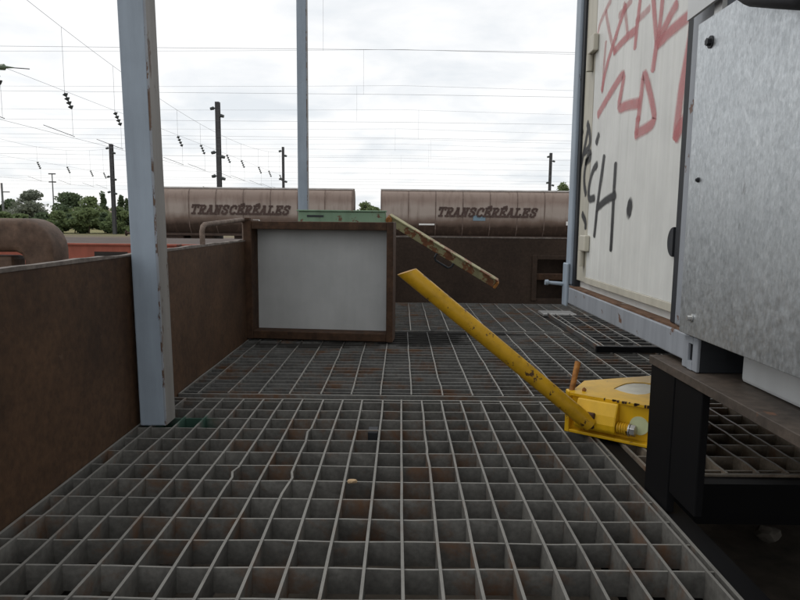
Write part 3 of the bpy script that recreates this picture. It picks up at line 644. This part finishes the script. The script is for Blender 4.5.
# ------------------------------------------------------------------ litter
def lump(name, loc, s, mt, label, cat, seed=1):
    random.seed(seed); bm = bmesh.new(); bmesh.ops.create_icosphere(bm, subdivisions=2, radius=1)
    for v_ in bm.verts: v_.co *= random.uniform(0.72, 1.15)
    zmin = min(v_.co.z for v_ in bm.verts)
    for v_ in bm.verts: v_.co = Vector((v_.co.x*s[0], v_.co.y*s[1], (v_.co.z-zmin)*s[2]))
    me = bpy.data.meshes.new(name); bm.to_mesh(me); bm.free(); me.materials.append(mt); o = bpy.data.objects.new(name, me); COL.objects.link(o); o.location = loc
    return tag(o, label, cat)
q = hit(767, 541, 2, -0.2048); lump('crumpled_paper', (q.x, q.y, -0.2046), (0.022, 0.018, 0.014), M['debris'], 'crumpled pale paper scrap on the dark lower floor under the plate', 'litter', 3)
q = hit(352, 484, 2, -0.001); lump('stone_chip', (q.x, q.y, -0.0005), (0.007, 0.004, 0.0035), M['stone'], 'tiny tan stone chip lying on the near grating bars', 'stone', 4)
q = hit(373, 431, 2, -0.001); o = MB().box(q.x-0.009, q.x+0.009, q.y+0.004, q.y+0.034, -0.030, -0.004).build('rubber_plug', M['gasket'], None, 0.002); tag(o, 'small black rubber plug stuck in one cell of near grating', 'plug')

# ================================================================== THE YARD BEHIND
# ------------------------------------------------------------------ red flat wagon on the next track
rw = thing('flat_wagon', 'low faded red flat wagon standing beyond the brown side wall', 'wagon')
RY = 6.2; rz = RY*math.tan(math.radians(2.25)); RT = H-rz
MB().box(-9.2, 5.2, RY+0.031, RY+2.6, RT-0.10, RT-0.022).build('deck', M['bogie'], rw)
MB().box(-9.25, 5.25, RY-0.02, RY+0.03, RT-0.020, RT).build('top_flange', M['red'], rw, 0.004)
MB().box(-9.2, 5.2, RY, RY+0.03, RT-0.42, RT-0.021).build('side_beam', M['red'], rw)
MB().box(-9.25, 5.25, RY-0.02, RY+0.03, RT-0.445, RT-0.421).build('bottom_flange', M['red'], rw, 0.004)
for k in range(7):
    x = -8.4+k*2.05; MB().box(x-0.06, x+0.06, RY-0.075, RY-0.001, RT-0.24, RT-0.06).build('stake_pocket', M['red'], rw, 0.006)
for k in range(6):
    x = -7.45+k*1.55; MB().box(x-0.16, x+0.16, RY-0.006, RY-0.001, RT-0.135, RT-0.080).build('slot', M['dark'], rw)
for bx_ in (-7.6, 3.6):
    MB().box(bx_-1.2, bx_+1.2, RY+0.35, RY+2.25, GZ+0.45, RT-0.101).build('bogie_frame', M['bogie'], rw)
    for wx in (-0.85, 0.85):
        for wy in (0.45, 2.02):
            MB().tube([(bx_+wx, RY+wy, GZ+0.16+0.42), (bx_+wx, RY+wy+0.12, GZ+0.16+0.42)], 0.42, 26).build('wheel', M['bogie'], rw)
based(rw)

# ------------------------------------------------------------------ hopper wagons
LET = {  # slab-serif capitals as strokes in a unit cell (0..1 x 0..1.25)
 'T': [((.5,0),(.5,1.2)), ((.02,1.2),(.98,1.2)), ((.05,1.2),(.05,.92)), ((.95,1.2),(.95,.92)), ((.28,0),(.72,0))],
 'R': [((.22,0),(.22,1.2)), ((.02,0),(.42,0)), ((.02,1.2),(.6,1.2),(.82,1.08),(.84,.85),(.7,.66),(.22,.62)), ((.5,.62),(.82,0),(1.0,0))],
 'A': [((.12,0),(.5,1.2),(.88,0)), ((.26,.4),(.74,.4)), ((-.02,0),(.28,0)), ((.72,0),(1.02,0)), ((.3,1.2),(.55,1.2))],
 'N': [((.2,0),(.2,1.2),(.8,0),(.8,1.2)), ((.02,0),(.38,0)), ((.02,1.2),(.25,1.2)), ((.62,1.2),(.98,1.2))],
 'S': [((.86,.86),(.86,1.14),(.6,1.22),(.3,1.2),(.14,1.02),(.2,.78),(.5,.64),(.8,.48),(.86,.22),(.66,.0),(.34,-.02),(.12,.1),(.12,.36))],
 'C': [((.9,.8),(.9,1.1),(.66,1.2),(.38,1.18),(.16,.96),(.1,.6),(.16,.24),(.38,.02),(.66,0),(.92,.16))],
 'E': [((.2,0),(.2,1.2)), ((.02,1.2),(.88,1.2),(.88,.94)), ((.2,.62),(.62,.62)), ((.62,.76),(.62,.48)), ((.02,0),(.92,0),(.92,.28))],
 'L': [((.22,0),(.22,1.2)), ((.02,1.2),(.46,1.2)), ((.02,0),(.9,0),(.9,.3))],
}
def lettering(word, x0, zb, adv, w, h, y, th, shear, accents=()):
    mb = MB(); x = x0
    for i, ch in enumerate(word):
        big = 1.05 if i == 0 else 1.0
        sts = list(LET[ch]); seg_ = 0
        if i in accents: sts = sts+[((.35,1.40),(.75,1.52))]
        for k, st in enumerate(sts):
            ps = [Vector((x+px_*w*big+pz*h*big*shear, zb+pz*h*big)) for px_, pz in st]
            for a, b2 in zip(ps, ps[1:]):
                seg_ += 1
                d = (b2-a).normalized(); n_ = Vector((-d.y, d.x))*th/2; a2 = a-d*th*0.45; b3 = b2+d*th*0.45
                yy = y-0.004*seg_
                mb.add([(a2.x+n_.x, yy, a2.y+n_.y), (a2.x-n_.x, yy, a2.y-n_.y), (b3.x-n_.x, yy, b3.y-n_.y), (b3.x+n_.x, yy, b3.y+n_.y)], [(0, 1, 2, 3)])
        x += adv*big
    return mb
HY = 51.0
prof = [(-0.95, -0.72), (-1.34, -0.25), (-1.45, 0.35), (-1.465, 0.75), (-1.475, 1.45), (-1.475, 1.85), (-1.44, 2.15), (-1.35, 2.42), (-1.16, 2.62), (-0.80, 2.735), (-0.4, 2.775)]
def hopper(label, xl, xr, bays, tags):
    hw = thing('hopper_wagon', label, 'wagon', 'grain hopper wagons'); mb = MB(); Lh = xr-xl
    full = prof+[(-a, z) for a, z in prof[::-1]]
    def inset(z): return max(0.0, 0.75-z)*0.7+0.05
    vs = []; n_ = len(full)
    for side in (0, 1):
        for (a, z) in full: vs.append((xl+inset(z) if side == 0 else xr-inset(z), HY+a, z))
    mb.add(vs, [(i, (i+1) % n_, n_+(i+1) % n_, n_+i) for i in range(n_)]+[tuple(range(n_))[::-1], tuple(range(n_, 2*n_))])
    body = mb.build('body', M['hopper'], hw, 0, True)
    for k in range(bays+1):
        x = xl+0.10+(Lh-0.20)*k/bays
        zmin = 0.75 if k in (0, bays) else -0.75
        rb = MB(); ps = [(a-0.012 if a > -1.47 else a-0.03, z+0.012*(z > 2.3)) for a, z in prof if z >= zmin-0.01 and z < 2.7]
        ps = [(x, HY+a, z) for a, z in ps]
        vs = []; fs = []
        for (xx, yy, z_) in ps: vs += [(xx-0.035, yy, z_), (xx+0.035, yy, z_), (xx+0.035, yy+0.06, z_), (xx-0.035, yy+0.06, z_)]
        m_ = len(ps)
        for i in range(m_-1):
            for q_ in range(4): fs.append((i*4+q_, i*4+(q_+1) % 4, (i+1)*4+(q_+1) % 4, (i+1)*4+q_))
        fs += [(0, 1, 2, 3), tuple((m_-1)*4+q_ for q_ in range(4))]
        rb.add(vs, fs).build('rib', M['hopper_rib'], hw)
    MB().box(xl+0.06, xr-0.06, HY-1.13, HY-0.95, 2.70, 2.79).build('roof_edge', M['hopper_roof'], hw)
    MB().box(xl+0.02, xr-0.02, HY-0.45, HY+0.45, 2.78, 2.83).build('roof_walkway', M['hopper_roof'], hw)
    lt_ = lettering('TRANSCEREALES', xl+4.40, 0.78, 0.585, 0.46, 0.49, HY-1.5125, 0.150, 0.34, (6, 8)); lt_.build('lettering', M['letter'], body)
    # underframe, end platforms, bogies
    MB().box(xl-0.35, xr+0.35, HY-1.25, HY+1.25, -0.92, -0.73).build('underframe', M['bogie'], hw)
    for s_, xe in ((-1, xl), (1, xr)):
        MB().box(min(xe, xe-s_*0.9), max(xe, xe-s_*0.9), HY-1.2, HY+1.2, -0.7295, -0.68).build('end_platform', M['bogie'], hw)
        for yy in (-1.15, 1.05):
            MB().box(xe-s_*0.12-0.04, xe-s_*0.12+0.04, HY+yy, HY+yy+0.1, -0.679, 0.85).build('end_post', M['bogie'], hw)
        MB().tube([(xe, HY-1.22, -0.68), (xe, HY-1.22, 0.45), (xe+s_*0.02, HY-1.22, 0.48), (xe-s_*0.5, HY-1.22, 0.48), (xe-s_*0.52, HY-1.22, -0.68)], 0.03, 6).build('hand_rail', M['bogie'], hw)
        for yy in (-0.9, 0.9): MB().tube([(xe+s_*0.35, HY+yy, -0.8), (xe+s_*0.8, HY+yy, -0.8), (xe+s_*0.81, HY+yy, -0.8), (xe+s_*0.86, HY+yy, -0.8)], [0.1, 0.1, 0.22, 0.22], 14).build('buffer', M['bogie'], hw)
        bx_ = xe-s_*2.3
        bf = MB().box(bx_-1.35, bx_+1.35, HY-1.05, HY-0.93, -1.22, -0.94).box(bx_-0.3, bx_+0.3, HY-0.9, HY+0.9, -1.1, -0.921).build('bogie_frame', M['bogie'], hw)
        for wx in (-0.9, 0.9):
            for wy in (-0.82, 0.70): MB().tube([(bx_+wx, HY+wy, GZ+0.62), (bx_+wx, HY+wy+0.12, GZ+0.62)], 0.46, 26).build('wheel', M['bogie'], hw)
    for k in range(3):
        x = xl+Lh*(0.3+0.2*k); MB().prism([(x-0.9, HY-0.8), (x+0.9, HY-0.8), (x+0.9, HY+0.8), (x-0.9, HY+0.8)], -1.35, -0.921).build('discharge_chute', M['bogie'], hw)
    for (dx, z, w_, h_, mt) in tags: MB().box(xl+dx, xl+dx+w_, HY-1.492, HY-1.487, z, z+h_).build('placard', mt, body)
    return based(hw)
w2x = hit(380, 200, 1, HY-1.4).x; w1x = hit(353.5, 200, 1, HY-1.4).x
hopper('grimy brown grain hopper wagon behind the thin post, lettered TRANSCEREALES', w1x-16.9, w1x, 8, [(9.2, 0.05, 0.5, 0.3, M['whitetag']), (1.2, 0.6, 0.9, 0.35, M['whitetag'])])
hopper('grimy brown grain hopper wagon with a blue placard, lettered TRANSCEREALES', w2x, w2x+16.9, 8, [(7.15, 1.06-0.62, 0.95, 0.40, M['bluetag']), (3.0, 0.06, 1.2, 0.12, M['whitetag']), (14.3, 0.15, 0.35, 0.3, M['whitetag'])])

# ------------------------------------------------------------------ rails
for (ty, nm) in ((HY, 'the hopper wagons'), (RY+1.3, 'the red flat wagon'), (1.6, 'the open deck wagon')):
    for s_ in (-0.75, 0.75):
        r_ = MB().box(-90, 90, ty+s_-0.035, ty+s_+0.035, GZ+0.12, GZ+0.16).box(-90, 90, ty+s_-0.012, ty+s_+0.012, GZ+0.02, GZ+0.12).box(-90, 90, ty+s_-0.07, ty+s_+0.07, GZ+0.001, GZ+0.02)
        tag(r_.build('rail', M['rail']), 'rusty steel rail under '+nm, 'rail', 'rails under '+nm)

# ------------------------------------------------------------------ overhead line: masts, cross spans, wires
def mast(label, u, v_top, depth, wide):
    p_ = hit(u, v_top, 1, depth); mt = thing('overhead_mast', label, 'mast', 'overhead line masts')
    MB().box(p_.x-wide/2, p_.x+wide/2, depth-wide/2, depth-wide/2+0.05, GZ, p_.z).box(p_.x-0.03, p_.x+0.03, depth-wide/2+0.051, depth+wide/2-0.051, GZ, p_.z).box(p_.x-wide/2, p_.x+wide/2, depth+wide/2-0.05, depth+wide/2, GZ, p_.z).build('column', M['mast'], mt)
    k = depth/55
    for i, (dz, s_) in enumerate(((0.55, -1), (1.15, 1), (4.15, -1), (4.5, 1), (6.1, -1), (6.3, 1))):
        if p_.z-dz < 2.6: continue
        MB().tube([(p_.x+s_*wide*0.5, depth-0.2, p_.z-dz), (p_.x+s_*(wide*0.5+0.12), depth-0.2, p_.z-dz+0.02), (p_.x+s_*(wide*0.5+0.38), depth-0.2, p_.z-dz-0.05)], [0.05, 0.15, 0.12], 8).build('insulator', M['insul'], mt)
    return based(mt), p_
mast('tall dark steel overhead line mast rising behind the lettered hopper wagon', 217.5, 102, 55, 0.36)
mast('slim far overhead line mast just beside the thin blue post', 283, 147, 86, 0.30)
mast('dark overhead line mast standing among the bushes beyond the side wall', 111, 144, 84, 0.42)
mast('dark far overhead line mast rising beside the container', 551, 153, 92, 0.36)
TR = [15.2, 20.3, 25.5, 30.9, 36.2, 41.2, 46.2, 51.4, 59.0, 64.3, 72.0, 77.5, 84.5]
def wire(y, z, sag, slope=0.0, r=0.011):
    pts = [(x, y, z+slope*x-sag*(1-((x % 45)/22.5-1)**2)) for x in range(-90, 136, 5)]
    return MB().tube(pts, r, 5)
for i, y in enumerate(TR):
    r = 0.0030+0.00004*y
    ws = thing('overhead_wires', 'pair of thin overhead contact and carrier wires strung high across the sky', 'wires', 'overhead wires')
    wire(y, H+3.85+random.uniform(-0.15, 0.15), 0.04, random.uniform(-0.004, 0.001), r).build('contact_wire', M['wire'], ws)
    zm = H+5.25+random.uniform(-0.2, 0.25)
    if y < 60: wire(y+0.05, zm, 0.22, random.uniform(-0.004, 0.0), r*0.85).build('carrier_wire', M['wire'], ws)
    for k in range(-2, 3) if y < 60 else ():
        x = k*30+random.uniform(-2, 2); zt_ = zm-0.22*(1-((x % 45)/22.5-1)**2)
        MB().tube([(x, y+0.02, H+3.85), (x, y+0.04, zt_)], 0.002+0.00002*y, 4).build('dropper', M['wire'], ws)
    based(ws)
def insul_string(p0, ln_, tilt, n_, mt, parent):
    mb = MB(); d = Vector((math.sin(tilt), 0, -math.cos(tilt))); pts = []; rs = []
    for k in range(n_):
        a = p0+d*(ln_*k/n_)
        pts += [a, a+d*(ln_/n_*0.28), a+d*(ln_/n_*0.36), a+d*(ln_/n_*0.85)]; rs += [0.03, 0.035, 0.13, 0.05]
    pts.append(p0+d*ln_); rs.append(0.02)
    mb.tube(pts, rs, 10); return mb.build('insulator', mt, parent)
def headspan(label, X, spots, zi, y_top, z_top, y_end, z_end):
    hsn = thing('cross_span', label, 'cross span', 'overhead cross spans')
    # drooping carrying cable from a mast behind the viewer to the far mast
    ys = [y_top+(y_end-y_top)*k/40 for k in range(41)]
    def zc_(y): f = (y-y_top)/(y_end-y_top); return z_top+(z_end-z_top)*f-10.0*f*(1-f)*0.42*(2.2 if y_end > 70 else 1)
    MB().tube([(X, y, zc_(y)) for y in ys], 0.009, 5).build('carrying_cable', M['wire'], hsn)
    MB().tube([(X, y_top, zi+0.55), (X, y_end, zi+0.45)], 0.007, 5).build('span_wire', M['wire'], hsn)
    MB().tube([(X, y_top, zi-1.55), (X, y_end, zi-1.5)], 0.007, 5).build('span_wire', M['wire'], hsn)
    for j, y in enumerate(spots):
        MB().tube([(X, y, max(zc_(y), zi+0.9)), (X, y, zi+0.45)], 0.007, 5).build('dropper', M['wire'], hsn)
        insul_string(Vector((X, y, zi+0.45)), 0.80, math.radians(22), 4, M['insul'], hsn)
        MB().tube([(X+0.3, y, zi-0.3), (X+0.3, y, zi-1.5)], 0.006, 5).build('dropper', M['wire'], hsn)
        MB().tube([(X-1.0, y-0.15, zi-1.05), (X+0.35, y+0.05, zi-1.55)], 0.014, 6).build('steady_arm', M['mast'], hsn)
    return based(hsn)
headspan('cross span with a row of hanging insulators running towards the tall mast', -15.8, TR[2:], H+5.35, 17.0, H+10.6, 86.0, H+8.8)
headspan('farther cross span with small insulators over the bushes', -38.0, [60, 68, 74, 79.5, 83], H+5.3, 40.0, H+10.5, 84.0, H+8.8)
tgi = thing('line_insulator', 'stubby green glass insulator on the overhead wire beside the cross span', 'insulator')
q = hit(-2, 67, 1, 25.3); MB().tube([q+Vector((-0.5, 0, 0)), q, q+Vector((0.24, 0, 0)), q+Vector((0.30, 0, 0)), q+Vector((0.6, 0, -0.02))], [0.03, 0.11, 0.12, 0.05, 0.02], 10).build('glass_body', M['insul_g'], tgi)
MB().tube([q+Vector((0.55, 0, -0.02)), q+Vector((1.2, 0, -0.06))], 0.018, 6).build('clamp', M['mast'], tgi); based(tgi)

# ------------------------------------------------------------------ light mast, sheds
lm = thing('light_mast', 'slim pale lamp mast with crossbars above the bushes', 'lamp mast')
p_ = hit(52, 174, 1, 130); MB().tube([(p_.x, 130, GZ), (p_.x, 130, p_.z)], [0.16, 0.10], 8).build('pole', M['wire'], lm)
for dz in (0.0, 1.6): MB().box(p_.x-0.7, p_.x+0.7, 129.9, 130.1, p_.z-dz-0.08, p_.z-dz+0.14).build('lamp_bar', M['mast'], lm)
based(lm)
lm = thing('light_mast', 'short grey pole with a bracket at the hedge, left of the willow', 'lamp mast')
p_ = hit(1.5, 183, 1, 105); MB().tube([(p_.x, 105, GZ), (p_.x, 105, p_.z)], 0.16, 8).build('pole', M['wire'], lm); MB().box(p_.x-0.1, p_.x+1.2, 104.9, 105.1, p_.z-1.5, p_.z-1.35).build('bracket', M['mast'], lm); based(lm)
for (u0, u1, lab) in ((58, 78, 'low pale shed with a pinkish roof behind the bushes'), (93, 105, 'small pale shed with a pinkish roof beside the dark mast')):
    sh = thing('shed', lab, 'building'); d = 140; a = hit(u0, 209.5, 1, d); b2 = hit(u1, 209.5, 1, d)
    MB().box(a.x, b2.x, d, d+8, GZ, a.z-0.9).build('wall', M['shedwall'], sh)
    MB().add([(a.x-0.4, d-0.4, a.z-0.9), (b2.x+0.4, d-0.4, a.z-0.9), (b2.x+0.4, d+8.4, a.z-0.9), (a.x-0.4, d+8.4, a.z-0.9), (a.x, d+4, a.z+0.4), (b2.x, d+4, a.z+0.4)], [(0,1,5,4),(2,3,4,5),(0,4,3),(1,2,5),(0,3,2,1)]).build('roof', M['shedroof'], sh)
    based(sh)

# ------------------------------------------------------------------ trees and bushes
def tree(name, label, u, v_top, depth, width_px, mt, leaves, cat, group, leaf=0.22, base=None, narrow=False):
    tp_ = hit(u, v_top, 1, depth); h_ = tp_.z-GZ; rw_ = width_px/FPX*depth/2; x0 = tp_.x
    tr = thing(name, label, cat, group); random.seed(int(u*13+depth))
    tb = MB(); tb.tube([(x0, depth, GZ), (x0+0.1, depth, GZ+h_*0.35), (x0-0.1, depth, GZ+h_*0.8)], [0.05*h_*0.55, 0.03*h_*0.6, 0.03], 8)
    nb = 7 if h_ > 4 else 4
    blobs = []
    for k in range(nb*2):
        a = random.uniform(0, 2*math.pi); rr = random.uniform(0.25, 0.8)
        zf = random.uniform(0.05, 0.85) if name == 'bush' else random.uniform(0.22, 0.92) if not narrow else random.uniform(0.2, 0.95)
        taper = math.sin(min(1, max(0.15, (1-zf)*1.7))*math.pi/2)
        c = Vector((x0+math.cos(a)*rr*rw_*taper, depth+math.sin(a)*rr*rw_*taper, GZ+h_*zf)); s_ = random.uniform(0.22, 0.42)
        blobs.append((c, Vector((rw_*s_*1.15, rw_*s_*1.15, h_*s_*0.42)))); 
        if k < nb: tb.tube([(x0, depth, GZ+h_*random.uniform(0.2, 0.45)), tuple(c.lerp(Vector((x0, depth, c.z-h_*0.1)), 0.4)), tuple(c)], [0.03*h_*0.35, 0.012*h_*0.5, 0.02], 5)
    blobs.append((Vector((x0, depth, GZ+h_*0.9)), Vector((rw_*0.35, rw_*0.35, h_*0.10)))); blobs.append((Vector((x0, depth, GZ+h_*0.55)), Vector((rw_*0.6, rw_*0.6, h_*0.28))))
    tb.build('trunk', M['bark'], tr)
    vs = []; fs = []
    for i in range(leaves):
        c, s_ = random.choice(blobs); d = Vector((random.gauss(0, 1), random.gauss(0, 1), random.gauss(0, 1))).normalized()*random.uniform(0.55, 1.08)
        q_ = Vector((c.x+d.x*s_.x, c.y+d.y*s_.y, c.z+d.z*s_.z)); q_.z = max(q_.z, GZ+0.1)
        a = Vector((random.gauss(0, 1), random.gauss(0, 1), random.gauss(0, 0.6))).normalized(); b2 = a.orthogonal().normalized(); b2.rotate(Matrix.Rotation(random.uniform(0, 6.28), 3, a)) 
        L_ = leaf*random.uniform(0.6, 1.4); a = a*L_; b2 = b2*L_*0.6; k = len(vs)
        vs += [q_-a, q_+b2, q_+a, q_-b2]; fs.append((k, k+1, k+2, k+3))
    MB().add(vs, fs).build('crown', mt, tr)
    return based(tr)
G_ = 'trees beyond the yard'
tree('willow_tree', 'broad grey green willow beside the short grey pole', 32, 191, 100, 50, M['leaf_grey'], 4200, 'tree', G_)
tree('broadleaf_tree', 'rounded dark tree behind the sheds, beneath the lamp mast', 70, 193, 125, 46, M['leaf_dark'], 3800, 'tree', G_, 0.28)
tree('broadleaf_tree', 'rounded mid green tree between the dark tree and mast', 91, 197, 118, 36, M['leaf_mid'], 3200, 'tree', G_, 0.26)
tree('poplar_tree', 'narrow dark poplar just behind the dark mast', 103, 194, 135, 10, M['leaf_dark'], 1400, 'tree', G_, 0.26, narrow=True)
tree('poplar_tree', 'narrow dark poplar beside the thick blue post', 121, 197, 135, 9, M['leaf_dark'], 1200, 'tree', G_, 0.26, narrow=True)
tree('poplar_tree', 'narrow dark poplar half hidden by the thick blue post', 127, 198, 135, 9, M['leaf_dark'], 1200, 'tree', G_, 0.26, narrow=True)
tree('broadleaf_tree', 'dark tree at the hedge behind the short grey pole', 10, 199, 118, 26, M['leaf_dark'], 2200, 'tree', G_, 0.26)
tree('broadleaf_tree', 'green tree showing in the gap between the hopper wagons', 366, 203, 100, 26, M['leaf_mid'], 2000, 'tree', G_, 0.22)
tree('broadleaf_tree', 'mid green tree top beside the container above the hopper wagon', 563, 183, 120, 26, M['leaf_mid'], 2000, 'tree', G_, 0.26)
tree('broadleaf_tree', 'low green tree top over the hopper roof behind the far mast', 205, 187.5, 125, 12, M['leaf_mid'], 1000, 'tree', G_, 0.26)
for (u, vt, w_, d_, mk) in ((2, 212, 26, 88, 'leaf_mid'), (20, 214, 26, 92, 'leaf_mid'), (42, 213, 24, 90, 'leaf_dark'), (58, 211, 24, 86, 'leaf_mid'), (74, 213, 24, 88, 'leaf_dark'), (88, 208, 26, 86, 'leaf_mid'), (104, 213, 20, 90, 'leaf_dark'), (117, 207, 22, 87, 'leaf_mid'), (130, 209, 22, 88, 'leaf_dark'), (145, 212, 24, 90, 'leaf_mid'), (375, 207, 16, 84, 'leaf_mid')):
    dark = mk == 'leaf_dark'
    tree('bush', ('low dense dark green bush' if dark else 'low dense mid green bush')+' at the far edge of the yard', u, vt, d_, w_*1.5, M[mk], 2600, 'bush', 'dark bushes at the yard edge' if dark else 'mid green bushes at the yard edge', 0.22)
